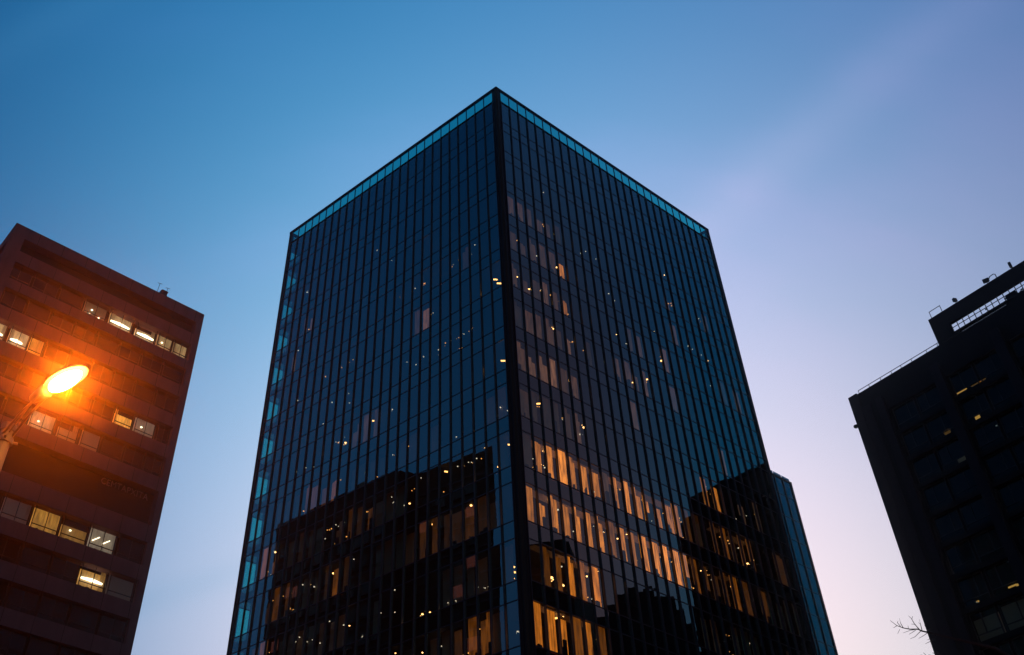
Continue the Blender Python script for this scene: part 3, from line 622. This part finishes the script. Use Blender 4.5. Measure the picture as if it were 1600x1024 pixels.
# rail on the main roof
mb = MB()
RF.box(mb, 1.0, 13.0, -1.03, -.97, RH+.98, RH+1.04)
for s in (1.02,2.6,4.3,5.9,7.3,8.8,10.9,12.4): RF.box(mb, s-.03, s+.03, -1.03, -.97, RH-.02, RH+.98)
mb.build('railing', M['steel'], rb)
# roof screen with an open lattice
PT = 78.85; S0 = 12.95; S1 = 25.7
scr = MB()
RF.box(scr, S0, S1, -.5, -.1, 76.78, PT); RF.box(scr, S0, 15.1, -.5, -.1, RH, 76.78); RF.box(scr, 24.7, S1, -.5, -.1, RH, 76.78)
RF.box(scr, 15.1, 24.7, -.5, -.1, 75.28, 75.52); RF.box(scr, 21.9, 23.1, -.9, -.15, RH, 76.1)
RF.box(scr, 15.1, 15.9, -.5, -.1, RH, 75.28); RF.box(scr, 21.6, 21.9, -.5, -.1, RH, 75.28); RF.box(scr, 23.1, 24.7, -.5, -.1, RH, 75.28)
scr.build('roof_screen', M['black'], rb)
lat = MB(); s = 15.1
while s < 24.6:
    RF.box(lat, s-.04, s+.04, -.36, -.28, 75.52, 76.78); s += .735
RF.box(lat, 15.1, 24.7, -.36, -.30, 76.2, 76.27)
s = 15.95
while s < 21.6: RF.box(lat, s-.045, s+.045, -.36, -.28, RH, 75.28); s += .3
for q in range(16):
    s = rnd.uniform(19, 24); z = rnd.uniform(75.6, 76.5); RF.box(lat, s, s+rnd.uniform(.1,.5), -.9, -.8, z, z+rnd.uniform(.05,.16))
lat.build('lattice', M['steel'], rb)
mb = MB()
for a, b, c, d in ((13.3,13.36,0,1.15),(14.75,14.81,0,1.15),(13.36,14.75,1.09,1.15)): RF.box(mb, a, b, -.4, -.34, PT+c, PT+d)
mb.build('ladder_hoop', M['steel'], rb)
mb = MB(); pts = [RF.pt(21.95,-.4,PT), RF.pt(21.95,-.4,PT+.75), RF.pt(21.75,-.4,PT+.9), RF.pt(21.3,-.4,PT+.85), RF.pt(21.15,-.4,PT+.65)]
mb.tube(pts, .05, 6); mb.build('vent_pipe', M['steel'], rb)
def flood(s, w, h, label, az):
    p = RF.pt(s, -.35, PT); p = (p[0]+RA.x, p[1]+RA.y, p[2])
    o = empty('rooftop_floodlight', p, label, 'floodlight', 'floodlights on the roof screen of the dark building')
    f0 = Face((0,0), uR2, nR2); b = MB(); b.tube([f0.pt(0,0,-EYE), f0.pt(.05,0,.35-EYE)], .04, 6); b.build('bracket', M['steel'], o)
    b = MB(); u = Vector((math.cos(az), math.sin(az))); f1 = Face((0,0), u, Vector((-u.y, u.x)))
    z0 = .3
    pts = [f1.pt(-w*.5,-.16,z0-EYE), f1.pt(w*.5,-.16,z0+.1-EYE), f1.pt(w*.42,.16,z0+.12-EYE), f1.pt(-w*.42,.16,z0+.04-EYE)]
    b.hexa(pts + [(x*.95, y, zz+h) for x, y, zz in pts]); b.build('lamp_head', M['steel'], o, bevel=.03)
flood(16.65, .55, .5, 'small dark rooftop floodlight nearest the ladder hoop, lowest of the three along the roof screen', .3)
flood(20.75, .75, .5, 'dark rooftop floodlight beside the bent vent pipe, middle one on the roof screen', -.5)
flood(23.85, .6, .62, 'dark rooftop floodlight highest along the roof screen, right of the bent pipe', .9)
p = RF.pt(-.25, -.3, 71.2); p = (p[0]+RA.x, p[1]+RA.y, p[2])
o = empty('wall_fixture', p, 'small dark knob-like fixture sticking out of the left edge of the dark building', 'wall fixture')
f0 = Face((0,0), uR2, nR2); b = MB(); f0.box(b, -.05, .3, -.08, .08, -.1-EYE, .06-EYE); b.build('bracket', M['steel'], o)
b = MB(); b.ellipsoid((-uR2.x*.18, -uR2.y*.18, -.05), (Vector((1,0,0)),Vector((0,1,0)),Vector((0,0,1))), (.3,.3,.24), 10, 8); b.build('dome', M['steel'], o, smooth=True)

# ---------------------------------------------------------------- buildings behind the viewer that the tower mirrors
def plain_block(name, poly, z1, label, rows, lit, cap=None):
    cx = sum(p[0] for p in poly)/len(poly); cy = sum(p[1] for p in poly)/len(poly)
    o = empty(name, (cx, cy, 0), label, 'office building')
    mb = MB(); mb.prism([(x-cx, y-cy) for x, y in poly], 0, z1+EYE)
    if cap: mb.prism([(x-cx, y-cy) for x, y in cap[0]], z1+EYE-.01, cap[1]+EYE)
    mb.build('wall', M['brick'], o)
    return o
wb = plain_block('brick_office_building', [(-79.2,77.1),(-104,66),(-100,46),(-84,44.6),(-54.4,47.1),(-62.9,57.2),(-61.4,59.8)], 76.6, 'dark brick office building across the street, seen mirrored in the left face of the tower', 0, 0)
eb = plain_block('brick_office_building', [(76.6,49.0),(76.0,12),(100,12),(100,49.0)], 66.8, 'dark brick block seen mirrored low beside the corner of the tower, right face', 0, 0)
def windows_on(o, poly_pts, z_lo, z_hi, share):
    """window bands with sills on a wall running between two points; a share of them lit"""
    dark_, lit_, sill = MB(), MB(), MB()
    for (p, q) in poly_pts:
        p, q = Vector(p), Vector(q); ln = (q-p).length; u = (q-p)/ln; n = Vector((u.y,-u.x))
        if n.dot(ctr - p) < 0: n = -n
        F = Face(p, u, n, (o.location.x, o.location.y)); z = z_lo
        while z < z_hi:
            x = 1.2
            while x < ln-2.4:
                mb = lit_ if rnd.random() < share else dark_
                F.box(mb, x, x+1.5, -.2, .03, z, z+1.7); F.box(sill, x-.1, x+1.6, -.1, .22, z-.16, z-.003); x += 2.5
            F.box(sill, 0, ln, -.1, .10, z+2.5, z+2.75); z += 3.6
    dark_.build('window', M['frame'], o, kind='stuff'); lit_.build('window', lit_mat(.06, 'warm'), o, kind='stuff'); sill.build('window_sill', M['brown'], o, kind='stuff')
windows_on(wb, [((-79.2,77.1),(-61.4,59.8)),((-62.9,57.2),(-54.4,47.1))], 20, 73, .10)
windows_on(eb, [((76.6,49.0),(76.0,12))], 20, 63, .10)
fb = plain_block('stepped_office_building', [(124,46.5),(124,67),(150,67),(150,46.5)], 69.5, 'far dark building with a stepped roof, mirrored low in the right face of the tower', 0, 0)
mb = MB()
for y0, y1, z in ((46.6,49.2,76.6),(49.2,51.1,79.0),(51.1,57.6,80.6),(57.6,60.6,79.4),(60.6,62.0,76.8),(62.0,63.4,74.0)):
    mb.prism([(-13,y0-fb.location.y),(13,y0-fb.location.y),(13,y1-fb.location.y-.004),(-13,y1-fb.location.y-.004)], 71, z+EYE)
for y0, h in ((53,82.2),(55.5,81.6)): mb.prism([(-12,y0-fb.location.y),(-8,y0-fb.location.y),(-8,y0+1.3-fb.location.y),(-12,y0+1.3-fb.location.y)], 81, h+EYE)
mb.build('roof', M['brick'], fb)
windows_on(fb, [((124,46.5),(124,67))], 30, 64, .12)

# ---------------------------------------------------------------- street lamp
LP = Vector((-5.39,10.98,0)); LH = Vector((-4.48,10.13,9.1))
sl = empty('street_lamp', LP, 'glowing orange street lamp on a pole at the left, bright bowl on twin thin arms', 'street lamp')
def loc(v): return tuple(Vector(v)-LP)
ax = Vector((-4.2+4.9, 9.97-10.49, 0.02)).normalized(); ay = Vector((-ax.y, ax.x, 0)); az = ax.cross(ay)
mb = MB(); mb.tube([(0,0,0),(0,0,.9)], [.16,.14], 16); mb.tube([(0,0,.9),(0,0,8.95)], [.11,.082], 16); mb.build('pole', M['pole'], sl, smooth=False)
mb = MB(); mb.tube([(0,0,8.75),(0,0,8.83)], .11, 12); mb.tube([(0,0,8.93),(0,0,9.03)], .10, 12)
for a in range(4):
    c, s = math.cos(a*1.57+.4), math.sin(a*1.57+.4); mb.tube([(c*.09,s*.09,8.79),(c*.17,s*.17,8.79)], .018, 6)
mb.build('clamp', M['pole'], sl)
for off, dz in ((.07,.03),(-.06,-.03),(.0,.16)):
    a = LP + Vector((0,0,8.85)) + ay*off; b = LH - ax*.40 + ay*off*.8 + Vector((0,0,dz*.8))
    m1 = a.lerp(b,.5) + Vector((0,0,.05))
    mb = MB(); mb.tube([loc(a), loc(m1), loc(b)], .018 if dz < .1 else .010, 8); mb.build('arm', M['pole'], sl, smooth=True)
mb = MB(); mb.ellipsoid(loc(LH+Vector((0,0,.06))), (ax,ay,az), (.40,.15,.13), 20, 8, .12, 1); mb.tube([loc(LH-ax*.62+Vector((0,0,.03))), loc(LH-ax*.36+Vector((0,0,.05)))], [.06,.10], 12)
mb.build('lamp_head', M['pole'], sl, smooth=True)
mb = MB(); mb.ellipsoid(loc(LH+Vector((0,0,.05))), (ax,ay,az), (.30,.105,.12), 20, 10, -1, .12); mb.build('lamp_bowl', M['bulb'], sl, smooth=True)
ld = bpy.data.lights.new('street_lamp_light', 'SPOT'); ld.energy = 21000; ld.color = (1,.13,.003); ld.spot_size = math.radians(150); ld.spot_blend = .35; ld.shadow_soft_size = .12
lo = bpy.data.objects.new('street_lamp_light', ld); COL.objects.link(lo); lo.parent = sl
tgt = Vector((0,0,EYE)) - LH
lo.location = loc(LH + tgt.normalized()*.3); lo.rotation_euler = tgt.to_track_quat('-Z','Y').to_euler()

# ---------------------------------------------------------------- bare tree at lower right
TB = Vector((12.6,16.4,0))
tr = empty('bare_tree', TB, 'bare leafless tree with thin twigs reaching in at the lower right by the dark building', 'tree')
trunk = MB(); crown = MB()
def tl(p): return tuple(Vector(p)-TB)
trunk.tube([(0,0,0),(.05,.02,1.5),(-.05,.1,3.2),(-.1,.2,5.2),(-.05,.35,7.0)], [.24,.19,.16,.12,.07], 12)
trunk.build('trunk', M['bark'], tr, smooth=True)
def twig(p, d, ln, r, dep):
    pts = [p]; q = p; n = 5
    for i in range(n):
        d = (d + Vector((rnd.gauss(0,.13), rnd.gauss(0,.13), rnd.gauss(.02,.11)))).normalized(); q = q + d*ln/n; pts.append(q)
        if dep > 0 and i >= 0:
            for _ in range(2 if dep > 1 else rnd.choice([1,1,2])):
                nd = (d + Vector((rnd.gauss(0,.6), rnd.gauss(0,.6), rnd.gauss(.1,.55)))).normalized()
                twig(q, nd, ln*rnd.uniform(.3,.5), r*.5*(1-i/(n+2)), dep-1)
    crown.tube([tl(x) for x in pts], [r*(1-.75*i/n) for i in range(n+1)], 5 if r > .012 else 4)
# the limb that shows against the sky, twig by twig
BR = [([(9.472,17.647,9.417),(9.236,17.534,9.407),(9.17,17.51,9.428),(8.979,17.433,9.39),(8.842,17.383,9.388),(8.708,17.323,9.403),(8.538,17.16,9.42)],0.016,0.004),
  ([(9.22,17.539,9.414),(9.059,17.36,9.459),(8.983,17.255,9.51),(8.901,17.171,9.521)],0.009,0.003),
  ([(9.246,17.527,9.41),(9.193,17.406,9.472),(9.228,17.456,9.589)],0.008,0.003),
  ([(8.842,17.383,9.388),(8.773,17.283,9.419),(8.845,17.416,9.579)],0.008,0.003),
  ([(8.785,17.355,9.407),(8.639,17.131,9.371),(8.651,17.113,9.396)],0.006,0.003),
  ([(9.228,17.538,9.408),(9.214,17.788,9.405),(9.054,17.67,9.313)],0.006,0.003),
  ([(9.372,17.587,9.4),(9.253,17.561,9.326),(9.177,17.613,9.297)],0.006,0.003),
  ([(9.503,17.674,9.319),(9.345,17.557,9.222),(9.267,17.609,9.199)],0.007,0.003),
  ([(9.523,17.64,9.371),(9.37,17.522,9.273),(9.305,17.566,9.252)],0.007,0.003),
  ([(9.091,17.489,9.406),(8.985,17.438,9.371),(8.959,17.671,9.422)],0.005,0.003),
  ([(9.15,17.568,9.431),(9.007,17.445,9.331),(8.956,17.48,9.312)],0.005,0.003),
  ([(8.961,17.44,9.393),(8.875,17.251,9.375)],0.005,0.003),
  ([(9.075,17.357,9.447),(8.929,17.217,9.388)],0.004,0.003),
  ([(9.034,17.333,9.547),(8.962,17.147,9.505)],0.004,0.003),
  ([(9.236,17.488,9.509),(9.122,17.324,9.467)],0.004,0.003),
  ([(8.708,17.326,9.398),(8.651,17.364,9.376)],0.005,0.003),
  ([(8.745,17.334,9.337),(8.789,17.548,9.348)],0.004,0.003),
  ([(9.467,17.621,9.483),(9.318,17.484,9.42),(9.292,17.467,9.49)],0.006,0.003),
  ([(9.329,17.471,9.437),(9.361,17.436,9.477)],0.005,0.003),
  ([(9.553,17.754,9.07),(9.412,17.588,9.068)],0.008,0.003),
  ([(9.532,17.775,9.045),(9.364,17.625,9.04),(9.351,17.631,9.042)],0.008,0.003),
  ([(9.477,17.808,9.036),(9.292,17.668,9.029)],0.007,0.003),
  ([(9.388,17.857,9.032),(9.218,17.69,9.069)],0.007,0.003),
  ([(9.318,17.889,9.044),(9.179,17.721,9.043)],0.006,0.003)]

crown.tube([tl(p) for p in [(12.5,16.75,6.6),(11.6,17.2,8.0),(10.6,17.75,9.2),BR[0][0][0]]], [.085,.06,.035,.018], 8)
for pts, r0, r1 in BR:
    n = len(pts); crown.tube([tl(p) for p in pts], [r0+(r1-r0)*i/(n-1) for i in range(n)], 5)
for a in range(9):
    t = a*2.4; d = Vector((math.cos(t)*.8+.25, math.sin(t)*.6, .75)).normalized()
    twig(TB+Vector((-.05,.3,4.2+.33*a)), d, 2.2-.12*a, .05, 2)
crown.build('crown', M['bark'], tr, smooth=True)

# ---------------------------------------------------------------- sky, sun, lamp halo volume
w = bpy.data.worlds.new('World'); SC.world = w; w.use_nodes = True; nt = w.node_tree; nt.nodes.clear()
out = nt.nodes.new('ShaderNodeOutputWorld'); bgn = nt.nodes.new('ShaderNodeBackground'); L(nt, bgn.outputs[0], out.inputs[0])
SUN_EL, SUN_AZ = math.radians(1.5), math.radians(38)      # the sun has just about gone, ahead and to the right
tc = nt.nodes.new('ShaderNodeTexCoord'); sp = nt.nodes.new('ShaderNodeSeparateXYZ'); L(nt, tc.outputs['Generated'], sp.inputs[0])
def mth(op, a, b=None, c=None):
    n = nt.nodes.new('ShaderNodeMath'); n.operation = op
    for i, v in enumerate((a, b, c)):
        if v is None: continue
        if isinstance(v, (int, float)): n.inputs[i].default_value = v
        else: L(nt, v, n.inputs[i])
    return n.outputs[0]
def rng(v, a, b, c, d, smooth=True):
    n = nt.nodes.new('ShaderNodeMapRange'); n.interpolation_type = 'SMOOTHSTEP' if smooth else 'LINEAR'
    L(nt, v, n.inputs[0])
    for i, q in enumerate((a, b, c, d)): n.inputs[i+1].default_value = q
    return n.outputs[0]
X = mth('MAXIMUM', mth('MINIMUM', sp.outputs[0], .52), -.48); Z = mth('MAXIMUM', sp.outputs[2], .12)
XX = mth('MULTIPLY', X, X); ZZ = mth('MULTIPLY', Z, Z); XZ = mth('MULTIPLY', X, Z)
CO = [[-1.26,-0.9,-0.80],[2.2692,1.9709,0.9574],[7.587,4.102,3.5718],[-7.3865,-4.5983,-3.1883],[-11.0587,-5.4835,-3.9883],[0.4613,-1.3694,-0.4258]]
# thin dusk cloud: stretched wisps
mp = nt.nodes.new('ShaderNodeMapping'); mp.inputs['Rotation'].default_value = (0, .35, .75); mp.inputs['Scale'].default_value = (1.1, 4.2, 2.6)
nz = nt.nodes.new('ShaderNodeTexNoise'); nz.inputs['Scale'].default_value = 1.5; nz.inputs['Detail'].default_value = 5; nz.inputs['Roughness'].default_value = .5
L(nt, tc.outputs['Generated'], mp.inputs[0]); L(nt, mp.outputs[0], nz.inputs['Vector'])
cl = mth('MULTIPLY', rng(nz.outputs['Fac'], .44, .70, 0, 1), rng(sp.outputs[2], .52, .70, .15, 1))
back = rng(sp.outputs[1], -.45, .12, .28, 1)
east = rng(sp.outputs[0], .52, .80, 0, 1); pinkish = rng(sp.outputs[1], .06, -.10, 0, 1)
fgb = mth('MULTIPLY_ADD', east, mth('MULTIPLY_ADD', pinkish, -.24, -.48), 1.0)
fg_ = mth('MULTIPLY_ADD', east, mth('MULTIPLY_ADD', pinkish, -.10, -.62), 1.0)
fr_ = mth('MULTIPLY_ADD', east, mth('MULTIPLY_ADD', pinkish, .60, -.94), 1.0)
def dot(v):
    n = nt.nodes.new('ShaderNodeVectorMath'); n.operation = 'DOT_PRODUCT'; L(nt, tc.outputs['Generated'], n.inputs[0]); n.inputs[1].default_value = v; return n.outputs['Value']
def streak(nrm, mid, wd, half, amp):               # a long thin cloud bank lying along a great circle
    e2 = nt.nodes.new('ShaderNodeTexNoise'); e2.inputs['Scale'].default_value = 5; e2.inputs['Detail'].default_value = 4; L(nt, tc.outputs['Generated'], e2.inputs['Vector'])
    q = mth('ADD', dot(nrm), mth('MULTIPLY_ADD', e2.outputs['Fac'], wd*1.6, -wd*.8))
    q = mth('DIVIDE', q, wd); g_ = mth('EXPONENT', mth('MULTIPLY', mth('MULTIPLY', q, q), -1.0))
    return mth('MULTIPLY', mth('MULTIPLY', g_, rng(dot(mid), math.cos(half), math.cos(half*.35), 0, amp)), rng(e2.outputs['Fac'], .25, .65, .35, 1))
st1 = streak((.6334,.4266,-.6457), (.3606,.5755,.7340), .030, .26, .17)
st2 = streak((.4751,.8190,-.3218), (-.3619,.5152,.7770), .022, .20, .20)
st3 = streak((.3391,.4703,-.8147), (-.2206,.8817,.4171), .014, .16, -.10)
stk = mth('ADD', mth('ADD', st1, st2), st3)
cmb = nt.nodes.new('ShaderNodeCombineColor'); WISP = (.17, .03, .05)
for ch in range(3):
    e = CO[0][ch]
    for v, c in ((X, CO[1][ch]), (Z, CO[2][ch]), (XX, CO[3][ch]), (ZZ, CO[4][ch]), (XZ, CO[5][ch])): e = mth('MULTIPLY_ADD', v, c, e)
    e = mth('MULTIPLY_ADD', cl, WISP[ch], e); e = mth('MULTIPLY_ADD', stk, (1.5,.6,.4)[ch], e)
    v = mth('MULTIPLY', mth('MULTIPLY', mth('EXPONENT', e), back), (fr_, fg_, fgb)[ch]); L(nt, v, cmb.inputs[ch])
sk = nt.nodes.new('ShaderNodeTexSky'); sk.sky_type = 'NISHITA'; sk.sun_disc = False; sk.sun_elevation = SUN_EL; sk.sun_rotation = SUN_AZ
ml = nt.nodes.new('ShaderNodeVectorMath'); ml.operation = 'SCALE'; ml.inputs['Scale'].default_value = .002; L(nt, sk.outputs[0], ml.inputs[0])
ad = nt.nodes.new('ShaderNodeVectorMath'); ad.operation = 'ADD'; L(nt, cmb.outputs[0], ad.inputs[0]); L(nt, ml.outputs[0], ad.inputs[1])
L(nt, ad.outputs[0], bgn.inputs[0]); bgn.inputs[1].default_value = 1.0
sd_ = bpy.data.lights.new('sun', 'SUN'); sd_.energy = .04; sd_.angle = math.radians(6); sd_.color = (1,.72,.6)
so = bpy.data.objects.new('sun', sd_); COL.objects.link(so)
dv = Vector((math.sin(SUN_AZ)*math.cos(SUN_EL), math.cos(SUN_AZ)*math.cos(SUN_EL), math.sin(SUN_EL)))
so.rotation_euler = dv.to_track_quat('Z','Y').to_euler(); so.location = (0,0,120)
HAZE = 1.6e-4  # thin scattering volume added to give the street lamp its halo
if HAZE:
    hz = MB(); hz.prism([(-210,-120),(210,-120),(210,260),(-210,260)], -1, 95)
    m, nt2, o2 = new_mat('lamp_halo_haze'); pv = nt2.nodes.new('ShaderNodeVolumePrincipled'); pv.inputs['Color'].default_value = (.9,.9,.92,1)
    pv.inputs['Density'].default_value = HAZE; pv.inputs['Anisotropy'].default_value = .96; L(nt2, pv.outputs[0], o2.inputs['Volume'])
    tag(hz.build('halo_haze', m), kind='stuff')

# ---------------------------------------------------------------- camera
cd = bpy.data.cameras.new('camera'); cam = bpy.data.objects.new('camera', cd); COL.objects.link(cam); SC.camera = cam
cd.sensor_width = 36; cd.sensor_fit = 'HORIZONTAL'; cd.lens = 1556*36/1600
cd.shift_x = (800-660)/1600; cd.shift_y = -(512-440)/1600; cd.clip_start = .1; cd.clip_end = 3000
mw = CAMR.to_4x4(); mw.translation = Vector((0,0,EYE)); cam.matrix_world = mw
SC.render.engine = 'CYCLES'; SC.cycles.use_denoising = True
SC.cycles.max_bounces = 8; SC.cycles.transparent_max_bounces = 16; SC.cycles.glossy_bounces = 4; SC.cycles.volume_bounces = 0
SC.cycles.sample_clamp_indirect = 4; SC.cycles.caustics_reflective = False; SC.cycles.caustics_refractive = False
vs = SC.view_settings; vs.view_transform = 'Standard'; vs.look = 'None'; vs.exposure = 0; vs.gamma = 1
